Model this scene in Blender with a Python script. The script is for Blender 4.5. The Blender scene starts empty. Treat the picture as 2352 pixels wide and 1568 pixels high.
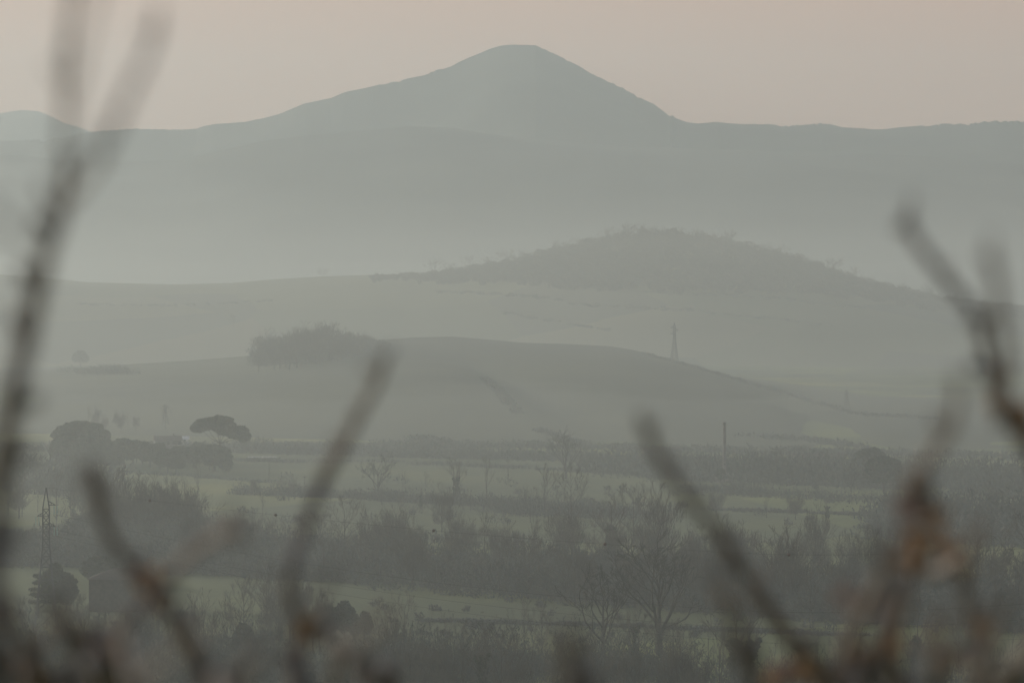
import bpy, math, random
import numpy as np
from mathutils import Vector, Matrix, noise
# ------------------------------------------------------------------ camera, sky, sun
scn = bpy.context.scene
COL = scn.collection
R = math.radians
LENS, PITCH = 200.0, -0.64
camd = bpy.data.cameras.new('camera'); cam = bpy.data.objects.new('camera', camd); COL.objects.link(cam)
camd.lens = LENS; camd.sensor_width = 36.0; camd.clip_start = 0.1; camd.clip_end = 60000
cam.location = (0, 0, 0); cam.rotation_euler = (R(90 + PITCH), 0, 0)
camd.dof.use_dof = True; camd.dof.focus_distance = 2500.0; camd.dof.aperture_fstop = 11.6
scn.camera = cam
SUN_EL, SUN_AZ = 11.0, -50.0          # azimuth measured from the view axis (+Y), negative = left
w = bpy.data.worlds.new('World'); scn.world = w; w.use_nodes = True
nt = w.node_tree; bg = nt.nodes['Background']
sky = nt.nodes.new('ShaderNodeTexSky'); sky.sky_type = 'NISHITA'; sky.sun_disc = False
sky.sun_elevation = R(SUN_EL); sky.sun_rotation = R(SUN_AZ)
sky.air_density = 1.0; sky.dust_density = 1.5; sky.ozone_density = 1.0
# a dusty rose band lies along the horizon below the clearer sky
tcw = nt.nodes.new('ShaderNodeTexCoord'); sep = nt.nodes.new('ShaderNodeSeparateXYZ'); mr = nt.nodes.new('ShaderNodeMapRange'); mx = nt.nodes.new('ShaderNodeMix')
mr.interpolation_type = 'SMOOTHSTEP'; mr.inputs[1].default_value = 0.03; mr.inputs[2].default_value = 0.22; mx.data_type = 'RGBA'
mx.inputs['A'].default_value = (7.2, 3.6, 2.35, 1)
nt.links.new(tcw.outputs['Generated'], sep.inputs[0]); nt.links.new(sep.outputs['Z'], mr.inputs[0]); nt.links.new(mr.outputs[0], mx.inputs['Factor'])
nt.links.new(sky.outputs[0], mx.inputs['B']); nt.links.new(mx.outputs['Result'], bg.inputs[0]); bg.inputs[1].default_value = 0.10
sund = bpy.data.lights.new('sun', 'SUN'); sun = bpy.data.objects.new('sun', sund); COL.objects.link(sun)
sund.energy = 3.0; sund.angle = R(4.0); sund.color = (1.0, 0.96, 0.90)
sd = Vector((math.sin(R(SUN_AZ)) * math.cos(R(SUN_EL)), math.cos(R(SUN_AZ)) * math.cos(R(SUN_EL)), math.sin(R(SUN_EL))))
sun.rotation_euler = sd.to_track_quat('Z', 'Y').to_euler(); sun.location = (-300, 300, 300)
scn.view_settings.view_transform = 'Standard'; scn.view_settings.look = 'None'
scn.view_settings.exposure = 0.2; scn.view_settings.gamma = 1.0
scn.cycles.max_bounces = 4; scn.cycles.diffuse_bounces = 2; scn.cycles.volume_bounces = 0
scn.cycles.transparent_max_bounces = 8

# ------------------------------------------------------------------ helpers
F = LENS / 36.0 * 2352          # pixels per radian on the 2352 x 1568 reading of the photograph
CX, CY = 1176.0, 784.0
VH = CY + F * math.tan(R(PITCH))
cp, sp = math.cos(R(PITCH)), math.sin(R(PITCH))
def ray(u, v):                   # slope (x, z) per metre of depth y
    x, z = (u - CX) / F, -(v - CY) / F
    yy = cp - z * sp; zz = sp + z * cp
    return x / yy, zz / yy
def at(u, v, d):
    x, z = ray(u, v); return Vector((x * d, d, z * d))
def interp(pts, u):
    if not isinstance(pts, (list, tuple)): return np.asarray(u) * 0 + pts
    xs = [p[0] for p in pts]; ys = [p[1] for p in pts]
    return np.interp(u, xs, ys)
def smooth(t): t = np.clip(t, 0, 1); return t * t * (3 - 2 * t)
def vnoise(x, y, seed=0):        # value noise on numpy arrays
    x = np.asarray(x, float) + seed * 17.31; y = np.asarray(y, float) + seed * 9.77
    xi = np.floor(x).astype(np.int64); yi = np.floor(y).astype(np.int64)
    fx = x - xi; fy = y - yi; fx = fx * fx * (3 - 2 * fx); fy = fy * fy * (3 - 2 * fy)
    def h(a, b):
        n = (a * 374761393 + b * 668265263 + seed * 69069) & 0x7fffffff
        n = ((n ^ (n >> 13)) * 1274126177) & 0x7fffffff
        return ((n ^ (n >> 16)) & 0xffff) / 65535.0
    return (h(xi, yi) * (1 - fx) + h(xi + 1, yi) * fx) * (1 - fy) + (h(xi, yi + 1) * (1 - fx) + h(xi + 1, yi + 1) * fx) * fy - 0.5
def fbm(x, y, o=4, seed=0):
    s = 0; a = 1
    for k in range(o): s = s + a * vnoise(x * 2 ** k, y * 2 ** k, seed + k); a *= 0.5
    return s
def mesh(name, V, Fc, m=None, parent=None, smooth_=False):
    me = bpy.data.meshes.new(name)
    V = np.asarray(V, dtype=np.float32)
    me.from_pydata([], [], []) if len(V) == 0 else None
    if isinstance(Fc, np.ndarray):
        n, k = Fc.shape
        me.vertices.add(len(V)); me.vertices.foreach_set('co', V.ravel())
        me.loops.add(n * k); me.loops.foreach_set('vertex_index', Fc.ravel().astype(np.int32))
        me.polygons.add(n); me.polygons.foreach_set('loop_start', np.arange(0, n * k, k, dtype=np.int32))
        me.polygons.foreach_set('loop_total', np.full(n, k, dtype=np.int32))
        me.update(calc_edges=True); me.validate()
    else:
        me.from_pydata([tuple(map(float, v)) for v in V], [], Fc); me.update()
    if smooth_: me.polygons.foreach_set('use_smooth', [True] * len(me.polygons))
    if m: me.materials.append(m)
    o = bpy.data.objects.new(name, me); COL.objects.link(o)
    if parent: o.parent = parent
    return o
def tag(o, label=None, cat=None, group=None, kind=None):
    if label: o['label'] = label
    if cat: o['category'] = cat
    if group: o['group'] = group
    if kind: o['kind'] = kind
    return o
def thing(name, loc, label, cat, group=None, rz=0, s=1):
    o = bpy.data.objects.new(name, None); COL.objects.link(o); o.empty_display_size = 0.5
    o.location = loc; o.rotation_euler = (0, 0, rz); o.scale = (s, s, s)
    return tag(o, label, cat, group)
def dup(root, loc, rz, s, label, group=None):
    r = root.copy(); COL.objects.link(r); r.location = loc; r.rotation_euler = (0, 0, rz)
    r.scale = s if isinstance(s, tuple) else (s, s, s)
    r['label'] = label
    if group: r['group'] = group
    elif 'group' in r.keys(): del r['group']
    for ch in root.children:
        c = ch.copy(); COL.objects.link(c); c.parent = r
        for g in ch.children:
            e = g.copy(); COL.objects.link(e); e.parent = c
    return r

def mat(name, c1, c2=None, scale=1.0, rough=0.9, bump=0.0, stretch=(1, 1, 1), detail=6, c3=None):
    m = bpy.data.materials.new(name); m.use_nodes = True
    n = m.node_tree; b = n.nodes['Principled BSDF']
    b.inputs['Roughness'].default_value = rough; b.inputs['Specular IOR Level'].default_value = 0.15
    if c2 is None: b.inputs['Base Color'].default_value = (*c1, 1); return m
    tc = n.nodes.new('ShaderNodeTexCoord'); mp = n.nodes.new('ShaderNodeMapping'); mp.inputs['Scale'].default_value = stretch
    nz = n.nodes.new('ShaderNodeTexNoise'); nz.inputs['Scale'].default_value = scale; nz.inputs['Detail'].default_value = detail
    cr = n.nodes.new('ShaderNodeValToRGB')
    cr.color_ramp.elements[0].position = 0.35; cr.color_ramp.elements[0].color = (*c1, 1)
    cr.color_ramp.elements[1].position = 0.65; cr.color_ramp.elements[1].color = (*c2, 1)
    if c3: e = cr.color_ramp.elements.new(0.5); e.color = (*c3, 1)
    n.links.new(tc.outputs['Object'], mp.inputs[0]); n.links.new(mp.outputs[0], nz.inputs['Vector'])
    n.links.new(nz.outputs['Fac'], cr.inputs[0]); n.links.new(cr.outputs[0], b.inputs['Base Color'])
    if bump:
        bp = n.nodes.new('ShaderNodeBump'); bp.inputs['Strength'].default_value = bump; bp.inputs['Distance'].default_value = 0.1
        n.links.new(nz.outputs['Fac'], bp.inputs['Height']); n.links.new(bp.outputs[0], b.inputs['Normal'])
    return m
def volume(name, dens, col, g):
    m = bpy.data.materials.new(name); m.use_nodes = True; n = m.node_tree; n.nodes.clear()
    o = n.nodes.new('ShaderNodeOutputMaterial'); p = n.nodes.new('ShaderNodeVolumePrincipled')
    p.inputs['Color'].default_value = (*col, 1); p.inputs['Density'].default_value = dens; p.inputs['Anisotropy'].default_value = g
    n.links.new(p.outputs[0], o.inputs['Volume']); return m

# ------------------------------------------------------------------ the land
VAL = -66.0
def grid(nx, ny, f):
    """f(i array 0..1, j array 0..1) -> x,y,z"""
    a, b = np.meshgrid(np.linspace(0, 1, nx), np.linspace(0, 1, ny)); X, Y, Z = f(a, b)
    V = np.stack([X.ravel(), Y.ravel(), Z.ravel()], 1)
    i = np.arange(nx * ny).reshape(ny, nx)
    Q = np.stack([i[:-1, :-1].ravel(), i[:-1, 1:].ravel(), i[1:, 1:].ravel(), i[1:, :-1].ravel()], 1)
    return V, Q
def ground_z(x, y):
    x = np.asarray(x, float); y = np.asarray(y, float)
    slope = -1.7 - 0.112 * y
    v = VAL + 1.6 * fbm(x / 260, y / 420, 4, 3) + 0.3 * fbm(x / 40, y / 60, 3, 5)
    k = smooth((y - 480) / 220)
    far = smooth((np.abs(x) - 0.12 * y - 200) / 1200) * 0
    return np.where(y < 480, slope, slope * (1 - k) + v * k) * 1.0 + far if False else np.minimum(slope, 1e9) * (1 - k) + v * k
HILLS = []
def hill(name, ridge, dr, yf, yb, zb, m, bump=None, wide=0.25, power=1.0, rough=(0, 400), fold=None, nx=420, ny=90, us=(-500, 2850), back=-66):
    """ridge: silhouette (u, v); dr: ridge distance (u, y); yf: foot distance in front; the land rises to the ridge and drops behind"""
    U = lambda a: us[0] + a * (us[1] - us[0])
    def hz(u, y):
        d = interp(dr, u); v = interp(ridge, u); zr = -np.tan(np.arctan((v - CY) / F) - R(PITCH)) * d
        f = interp(yf, u) if isinstance(yf, (list, tuple)) else yf + 0 * u
        t = (y - f) / (d - f); tb = (y - d) / (yb - 0)
        s = np.clip(t, 0, 1); S = np.sin(s * np.pi / 2) ** power if power else s
        zf = zb + (zr - zb) * S
        zbk = zr + (back - zr) * smooth(tb * 1.0) - 0.0
        z = np.where(t <= 1, zf, zbk)
        x = (u - CX) / F * y
        amp = rough[0] * np.clip(4 * s * (1 - s), 0, 1) * np.where(t <= 1, 1, 0)
        z = z + amp * (fbm(x / rough[1], y / rough[1], 4, 11) - (0.75 if rough[0] > 100 else 0))
        if bump is not None: z = z + interp(bump, u) / F * d * smooth((s - 0.965) / 0.03)
        if fold: z = z + fold(u, s, y) * np.where(t <= 1, 1, 0)
        return z
    def f(a, b):
        u = U(a); d = interp(dr, u)
        f0 = interp(yf, u) if isinstance(yf, (list, tuple)) else yf + 0 * u
        t = b * 1.35
        y = np.where(t <= 1, f0 + (d - f0) * t, d + yb * (t - 1) / 0.35)
        return (u - CX) / F * y, y, hz(u, y)
    V, Q = grid(nx, ny, f)
    o = mesh(name, V, Q, m, smooth_=True); tag(o, kind='structure')
    rec = dict(hz=hz, dr=dr, yf=yf, yb=yb, us=us); HILLS.append(rec)
    return rec
def top_z(x, y):                 # the land's height at x, y over every sheet
    z = float(ground_z(x, y)); u = CX + x / max(y, 1) * F
    for h in HILLS:
        if h['us'][0] < u < h['us'][1]:
            f0 = float(interp(h['yf'], u)) if isinstance(h['yf'], (list, tuple)) else h['yf']
            if f0 < y < float(interp(h['dr'], u)) + h['yb']: z = max(z, float(h['hz'](np.array(u), np.array(float(y)))))
    return z
def land(u, v, d0=700, d1=9000):  # where the sight line through (u, v) first meets the land
    sx, sz = ray(u, v); y = d0
    while y < d1:
        if sz * y <= top_z(sx * y, y): break
        y *= 1.004
    return Vector((sx * y, y, top_z(sx * y, y)))

GRASS = dict(lo=(0.085, 0.100, 0.026), hi=(0.185, 0.19, 0.044), mid=(0.12, 0.135, 0.036))
M = {}
def fields(name, c1, c2, scale, stretch=(1, 1, 1), detail=8, c3=None):
    m = mat(name, c1, c2, scale, stretch=stretch, detail=detail, c3=c3); n = m.node_tree; b = n.nodes['Principled BSDF']
    base = b.inputs['Base Color'].links[0].from_socket; tc = [x for x in n.nodes if x.type == 'TEX_COORD'][0]
    mp = n.nodes.new('ShaderNodeMapping'); mp.inputs['Scale'].default_value = (0.006, 0.0026, 0); mp.inputs['Rotation'].default_value = (0, 0, 0.25); n.links.new(tc.outputs['Object'], mp.inputs[0])
    nz = n.nodes.new('ShaderNodeTexNoise'); nz.inputs['Scale'].default_value = 0.8; n.links.new(mp.outputs[0], nz.inputs['Vector'])
    ad = n.nodes.new('ShaderNodeVectorMath'); ad.operation = 'MULTIPLY_ADD'; ad.inputs[1].default_value = (0.35, 0.35, 0); n.links.new(nz.outputs['Color'], ad.inputs[0]); n.links.new(mp.outputs[0], ad.inputs[2])
    vo = n.nodes.new('ShaderNodeTexVoronoi'); vo.inputs['Scale'].default_value = 1.0; n.links.new(ad.outputs[0], vo.inputs['Vector'])
    cr = n.nodes.new('ShaderNodeValToRGB'); cr.color_ramp.interpolation = 'CONSTANT'; e = cr.color_ramp.elements
    e[0].color = (0.72, 0.74, 0.8, 1); e[1].position = 0.3; e[1].color = (1.05, 1.08, 0.9, 1)
    for p_, c_ in ((0.5, (1.3, 1.2, 1.15)), (0.7, (0.88, 0.95, 0.8)), (0.85, (1.15, 1.0, 0.9))): x = e.new(p_); x.color = (*c_, 1)
    n.links.new(vo.outputs['Color'], cr.inputs[0]); mx_ = n.nodes.new('ShaderNodeMix'); mx_.data_type = 'RGBA'; mx_.blend_type = 'MULTIPLY'; mx_.inputs['Factor'].default_value = 1
    n.links.new(base, mx_.inputs['A']); n.links.new(cr.outputs[0], mx_.inputs['B']); n.links.new(mx_.outputs['Result'], b.inputs['Base Color']); return m
M['valley'] = fields('valley_grass', GRASS['lo'], GRASS['hi'], 0.02, stretch=(1, 0.35, 1), detail=10, c3=GRASS['mid'])
M['pasture'] = mat('pasture_grass', (0.036, 0.044, 0.018), (0.105, 0.105, 0.046), 0.005, stretch=(1, 0.3, 1), detail=10)
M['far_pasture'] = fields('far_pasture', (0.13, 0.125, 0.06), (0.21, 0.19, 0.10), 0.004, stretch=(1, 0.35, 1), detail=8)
M['forest_far'] = mat('mountain_forest', (0.012, 0.022, 0.016), (0.085, 0.09, 0.06), 0.0022, detail=10)

V, Q = grid(260, 420, lambda a, b: ((a - 0.5) * (0.62 * (-60 + b ** 1.8 * 14500) + 260), -60 + b ** 1.8 * 14500, ground_z((a - 0.5) * (0.62 * (-60 + b ** 1.8 * 14500) + 260), -60 + b ** 1.8 * 14500)))
tag(mesh('ground', V, Q, M['valley'], smooth_=True), kind='structure')

L4 = hill('hill', [(-500, 905), (0, 868), (100, 858), (300, 838), (450, 828), (600, 815), (700, 800), (870, 781), (950, 775), (1040, 773), (1110, 779), (1200, 787), (1300, 790), (1400, 795), (1450, 803),
      (1550, 828), (1650, 857), (1750, 887), (1850, 915), (1950, 945), (2000, 952), (2150, 960), (2352, 972), (2850, 1000)],
     [(-500, 3500), (0, 3700), (600, 3800), (1400, 3800), (1700, 3300), (2000, 2680), (2352, 2560), (2850, 2450)],
     [(-500, 2300), (800, 2250), (1600, 2200), (2000, 2050), (2850, 2000)], 500, -67, M['pasture'], power=1.15, rough=(5, 260),
     fold=lambda u, s, y: -5.5 * np.exp(-((u - (900 + 420 * (1 - s) * 1.3)) / 90) ** 2) * smooth(s * 3) * smooth((1 - s) * 2.5) - 3.5 * np.exp(-((u - (1760 + 260 * (1 - s))) / 70) ** 2) * smooth(s * 3) * smooth((1 - s) * 3))
L3 = hill('hill', [(-500, 612), (0, 630), (100, 637), (200, 648), (400, 653), (530, 650), (640, 641), (740, 635), (870, 631), (960, 632), (1060, 624), (1120, 616), (1200, 604), (1270, 586), (1330, 571), (1400, 556),
      (1460, 546), (1520, 541), (1580, 545), (1660, 561), (1740, 580), (1830, 601), (1900, 628), (1980, 657), (2060, 675), (2150, 694), (2250, 710), (2352, 722), (2850, 760)],
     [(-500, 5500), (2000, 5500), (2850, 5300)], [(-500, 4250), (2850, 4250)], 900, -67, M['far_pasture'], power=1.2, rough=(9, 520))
hill('mountain', [(-500, 400), (0, 368), (40, 371), (100, 378), (300, 382), (400, 377), (500, 356), (600, 333), (700, 320), (830, 314), (940, 302), (1040, 305), (1200, 325), (1500, 350), (1800, 360), (2050, 366), (2352, 392), (2850, 430)],
     [(-500, 10900), (2850, 10900)], 8200, 1000, -68, M['forest_far'], rough=(50, 700), nx=400)
def jag(pts, a, step=7, seed=1):
    us = np.arange(-500, 2850, step); vs = interp(pts, us); rs = np.random.RandomState(seed)
    return list(zip(us, vs + rs.uniform(-a, a, len(us)) * np.clip(0.5 + 1.6 * vnoise(us / 90.0, us * 0 + 3, seed + 2), 0.05, 1.2) + a * 1.5 * vnoise(us / 40.0, us * 0, seed)))
MR = [(-500, 330), (0, 322), (100, 322), (200, 305), (260, 299), (320, 295), (390, 299), (450, 296), (490, 285), (560, 280), (640, 262), (700, 236), (760, 225), (790, 211), (860, 195), (960, 177), (1040, 150), (1120, 113), (1150, 105),
      (1180, 100), (1230, 103), (1270, 122), (1310, 140), (1360, 170), (1400, 190), (1450, 212), (1500, 240), (1538, 266), (1545, 263), (1553, 271), (1580, 281), (1600, 283), (1650, 278), (1700, 284), (1800, 289), (1890, 282), (1940, 292), (2000, 297),
      (2080, 290), (2200, 284), (2300, 277), (2352, 280), (2850, 300)]
hill('mountain', MR, [(-500, 12000), (2850, 12000)], 8800, 2000, -68, M['forest_far'], bump=jag([(-500, 0), (2850, 0)], 3.2, 5), rough=(150, 900), nx=1400, ny=110)
hill('mountain', [(-700, 330), (-300, 300), (-60, 275), (0, 262), (50, 254), (90, 257), (120, 270), (150, 285), (180, 292), (215, 306), (400, 340), (700, 350), (2850, 360)],
     [(-500, 16500), (2850, 16500)], 12500, 2000, -68, M['forest_far'], rough=(60, 1400), nx=300, ny=60)
# ------------------------------------------------------------------ fast lookup of the land under a pixel
YS = np.geomspace(700, 9500, 1500)
def land(u, v, lo=700):
    ys = YS[YS >= lo]; sx, sz = ray(u, v); x = sx * ys; z = ground_z(x, ys); uu = CX + x / ys * F
    for h in HILLS[:2]:
        f0 = interp(h['yf'], uu); dd = interp(h['dr'], uu)
        z = np.where((ys > f0) & (ys < dd + h['yb']), np.maximum(z, h['hz'](uu, ys)), z)
    k = np.nonzero(sz * ys <= z)[0]
    k = k[0] if len(k) else len(ys) - 1
    return Vector((x[k], ys[k], z[k]))
def on(x, y):
    z = float(ground_z(x, y)); u = np.array(CX + x / y * F)
    for h in HILLS[:2]:
        if float(interp(h['yf'], u)) < y < float(interp(h['dr'], u)) + h['yb']: z = max(z, float(h['hz'](u, np.array(float(y)))))
    return Vector((x, y, z))
def px(n, y): return n * y / F     # size in metres of n photo pixels at distance y

M['bark'] = mat('grey_bark', (0.050, 0.046, 0.038), (0.085, 0.078, 0.064), 1.5, stretch=(1, 1, 0.3))
M['twig'] = mat('winter_twigs', (0.060, 0.055, 0.044), (0.105, 0.094, 0.070), 0.25)
M['dark_twig'] = mat('dark_winter_twigs', (0.018, 0.017, 0.014), (0.035, 0.032, 0.026), 0.25)
M['thicket'] = mat('thicket_twigs', (0.066, 0.074, 0.066), (0.115, 0.122, 0.100), 0.03)
M['evergreen'] = mat('evergreen_leaves', (0.036, 0.048, 0.028), (0.064, 0.078, 0.046), 0.5)
M['ivy'] = mat('ivy_leaves', (0.020, 0.034, 0.016), (0.040, 0.058, 0.026), 0.8)
M['pine'] = mat('pine_needles', (0.055, 0.068, 0.045), (0.095, 0.110, 0.070), 0.4)
M['steel'] = mat('galvanised_steel', (0.05, 0.055, 0.055), (0.08, 0.085, 0.085), 2.0, rough=0.6)
M['glass'] = mat('insulator_glass', (0.25, 0.42, 0.38), rough=0.15)
M['wire'] = mat('conductor_wire', (0.02, 0.02, 0.02), rough=1.0); M['wire'].node_tree.nodes['Principled BSDF'].inputs['Specular IOR Level'].default_value = 0
M['ball'] = mat('marker_ball_paint', (0.09, 0.045, 0.03), rough=0.5)

# ------------------------------------------------------------------ bare winter trees
def tube_pts(P, rad, n=3):
    """P (k,3), rad (k,) -> vertices, quads of one tapering tube"""
    P = np.asarray(P, float); k = len(P); T = np.gradient(P, axis=0); T /= np.linalg.norm(T, axis=1)[:, None] + 1e-9
    ref = np.array([0.31, 0.87, 0.38]); A = np.cross(T, ref); A /= np.linalg.norm(A, axis=1)[:, None] + 1e-9; B = np.cross(T, A)
    a = np.arange(n) / n * 2 * np.pi
    V = P[:, None] + np.asarray(rad)[:, None, None] * (A[:, None] * np.cos(a)[None, :, None] + B[:, None] * np.sin(a)[None, :, None])
    i = np.arange(k * n).reshape(k, n); j = np.roll(i, -1, 1)
    return V.reshape(-1, 3), np.stack([i[:-1].ravel(), j[:-1].ravel(), j[1:].ravel(), i[1:].ravel()], 1)
class Geo:
    def __init__(s): s.V = []; s.Q = []; s.n = 0
    def add(s, V, Q): s.V.append(V); s.Q.append(Q + s.n); s.n += len(V)
    def tube(s, P, r, n=3): s.add(*tube_pts(P, r, n))
    def quads(s, C, A, B):           # centres, half axes
        V = np.stack([C - A - B, C + A - B, C + A + B, C - A + B], 1).reshape(-1, 3)
        s.add(V, np.arange(len(V)).reshape(-1, 4))
    def build(s, name, m, parent=None, sm=False): return mesh(name, np.concatenate(s.V), np.concatenate(s.Q), m, parent, sm)
    def link(s, P1, P2, r, n=4): s.tube([P1, (np.array(P1) + np.array(P2)) / 2, P2], [r, r, r], n)
def leaves(rs, C, size, asp=0.6):
    n = len(C); A = rs.normal(size=(n, 3)); A /= np.linalg.norm(A, axis=1)[:, None]; B = np.cross(A, rs.normal(size=(n, 3))); B /= np.linalg.norm(B, axis=1)[:, None] + 1e-9
    k = size * rs.uniform(0.6, 1.3, (n, 1)); return C, A * k, B * k * asp
def blob(rs, n, c, r, shell=0.55):   # points through an ellipsoid, thicker towards its skin
    d = rs.normal(size=(n, 3)); d /= np.linalg.norm(d, axis=1)[:, None]; k = rs.uniform(shell ** 3, 1, (n, 1)) ** (1 / 3)
    return np.array(c) + d * k * np.array(r)
def bare_tree(seed, H=15.0, trunk=0.28, limbs=6, ang=0.62, levels=5, up=0.35, ratio=0.70, kids=(2, 3), r0=0.26, lean=0.0, thin=0.026):
    rs = np.random.RandomState(seed); T = Geo(); C = Geo()
    def seg(p, d, L, r, lv):
        k = 4; P = [p]; dd = d.copy()
        for _ in range(k - 1):
            dd = dd + rs.normal(0, 0.10 + 0.02 * lv, 3) + np.array([0, 0, up * 0.16]); dd /= np.linalg.norm(dd); P.append(P[-1] + dd * L / (k - 1))
        P = np.array(P); C.tube(P, np.linspace(r, max(r * 0.62, 0.02), k), 4 if lv < 2 else 3)
        if lv >= levels: return
        for c in range(rs.randint(kids[0], kids[1] + 1) + (1 if lv >= levels - 2 else 0)):
            t = 1.0 if c == 0 else rs.uniform(0.35, 1.0); q = P[0] + (P[-1] - P[0]) * t if t < 1 else P[-1]
            q = np.array([np.interp(t * (k - 1), range(k), P[:, m_]) for m_ in range(3)])
            a = rs.uniform(0.2, 0.75) * (0.6 if c == 0 else 1); ax = np.cross(dd, rs.normal(size=3)); ax /= np.linalg.norm(ax)
            nd = dd * math.cos(a) + ax * math.sin(a); nd[2] += up * 0.25; nd /= np.linalg.norm(nd)
            seg(q, nd, L * ratio * rs.uniform(0.75, 1.15), max(r * (0.68 if c == 0 else 0.52), thin), lv + 1)
    th = H * trunk; tp = np.array([[0, 0, -0.6], [0.05 * lean, 0, th * 0.4], [0.5 * lean, 0, th], [lean, rs.normal(0, .1), H * 0.62], [lean * 1.2, 0, H * 0.9]])
    T.tube(tp, [r0 * 1.25, r0, r0 * 0.85, r0 * 0.42, 0.03], 7)
    L1 = H * (1 - trunk) * 0.46
    for i in range(limbs):
        t = trunk + (0.9 - trunk) * (i / max(1, limbs - 1)) ** 1.3 * 0.92; z = H * t
        p = np.array([np.interp(z, tp[:, 2], tp[:, 0]), 0, z]); az = i * 2.4 + rs.uniform(-.5, .5); a = ang * rs.uniform(0.75, 1.2) * (1 - 0.35 * i / limbs)
        d = np.array([math.sin(a) * math.cos(az), math.sin(a) * math.sin(az), math.cos(a)])
        seg(p, d, L1 * (1 - 0.55 * i / limbs) * rs.uniform(0.85, 1.15), r0 * 0.55 * (1 - 0.6 * i / limbs), 1)
    return T, C
def streaks(rs, G, P, root, L, wd, tilt=0.45):
    n = len(P); D = P - root; D /= np.linalg.norm(D, axis=1)[:, None] + 1e-9; D = D + rs.normal(0, tilt, (n, 3)) + np.array((0, 0, 0.4)); D /= np.linalg.norm(D, axis=1)[:, None]
    B = np.cross(D, rs.normal(size=(n, 3))); B /= np.linalg.norm(B, axis=1)[:, None] + 1e-9; k = rs.uniform(0.5, 1.3, (n, 1)); G.quads(P, B * wd * k, D * L * k)
def make_tree(kind, seed, name='bare_tree'):
    o = bpy.data.objects.new(name, None); COL.objects.link(o)
    rs = np.random.RandomState(seed + 99)
    if kind == 'spread': T, C = bare_tree(seed, 15, 0.16, 10, 0.80, 6, 0.28, 0.74, (2, 2), 0.5, thin=0.045)
    elif kind == 'round': T, C = bare_tree(seed, 15, 0.24, 9, 0.80, 5, 0.40, 0.72, (2, 3), 0.26)
    elif kind == 'slim': T, C = bare_tree(seed, 15, 0.30, 8, 0.38, 4, 0.55, 0.66, (2, 2), 0.16)
    elif kind == 'thin': T, C = bare_tree(seed, 13, 0.38, 5, 0.35, 4, 0.5, 0.66, (1, 2), 0.11)
    elif kind == 'bushy': T, C = bare_tree(seed, 9, 0.10, 10, 0.85, 5, 0.35, 0.74, (2, 2), 0.14)
    elif kind == 'dense':
        T, C = bare_tree(seed, 15, 0.16, 9, 0.72, 4, 0.45, 0.72, (2, 2), 0.24)
        for (c, r, n) in [((0, 0, 8.2), (3.5, 3.5, 4.6), 470)] + [((rs.uniform(-3.6, 3.6), rs.uniform(-3.6, 3.6), rs.uniform(5, 13)), (1.5, 1.5, 2.2), 95) for _ in range(13)]:
            P = blob(rs, n, c, r, 0.2); streaks(rs, C, P, np.array((0, 0, 1.0)), 0.85, 0.032, 0.3)
    elif kind == 'ivy': T, C = bare_tree(seed, 14, 0.32, 6, 0.45, 4, 0.45, 0.68, (2, 2), 0.22)
    T.build('trunk', M['bark'], o, True); C.build('crown', M['dark_twig' if kind == 'spread' else 'twig'], o)
    if kind == 'ivy':
        G = Geo(); pts = []
        for z in np.linspace(0.2, 8.8, 24):
            w_ = (0.75 + 0.3 * rs.rand() + 0.35 * math.sin(z * 0.7 + seed)) * (1 - 0.35 * (z / 9) ** 2); pts.append(blob(rs, int(50 * w_), (0.25 * math.sin(z * 1.1 + seed), 0.2 * math.cos(z * 1.3), z), (w_, w_, 0.55), 0.3))
        for a_ in range(2 + seed % 2):
            az = rs.uniform(0, 6.28); z0 = rs.uniform(4, 7.5); Lk = rs.randint(3, 6)
            pts += [blob(rs, 34, ((0.5 + 0.33 * k) * math.cos(az), (0.5 + 0.33 * k) * math.sin(az), z0 + (0.5 + 0.15 * a_) * k), (0.42, 0.42, 0.5) if k else (.6, .6, .6), 0.2) for k in range(Lk)]
        G.quads(*leaves(rs, np.concatenate(pts), 0.26)); G.build('ivy', M['ivy'], o)
    return o
def make_evergreen(seed, lobes, H, name='evergreen_tree', dens=1.0, leafm='evergreen', size=0.28, trunk_r=0.25, th=None):
    """lobes: (x, y, z, rx, ry, rz) leafy clumps; trunk with limbs out to each of them"""
    o = bpy.data.objects.new(name, None); COL.objects.link(o); rs = np.random.RandomState(seed)
    T = Geo(); C = Geo(); th = th or H * 0.45
    T.tube([[0, 0, -0.6], [0.1, 0, th * 0.5], [0, 0.1, th]], [trunk_r * 1.2, trunk_r, trunk_r * 0.8], 7)
    for (x, y, z, a, b, c) in lobes:
        T.tube([[0, 0.1, th * 0.92], [x * 0.5, y * 0.5, th + (z - th) * 0.35], [x * 0.85, y * 0.85, z - c * 0.3]], [trunk_r * 0.45, trunk_r * 0.3, 0.05], 5)
        n = int(dens * 70 * (a * b + b * c + a * c)); C.quads(*leaves(rs, blob(rs, n, (x, y, z), (a, b, c), 0.5), size))
        for _ in range(6):
            d = rs.normal(size=3); d /= np.linalg.norm(d); d[2] = abs(d[2])
            q = np.array((x, y, z)) + d * np.array((a, b, c)) * 0.85; C.quads(*leaves(rs, blob(rs, n // 14, q, (a * 0.34, b * 0.34, c * 0.34), 0.2), size))
    T.build('trunk', M['bark'], o, True); C.build('crown', M[leafm], o); return o

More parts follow.
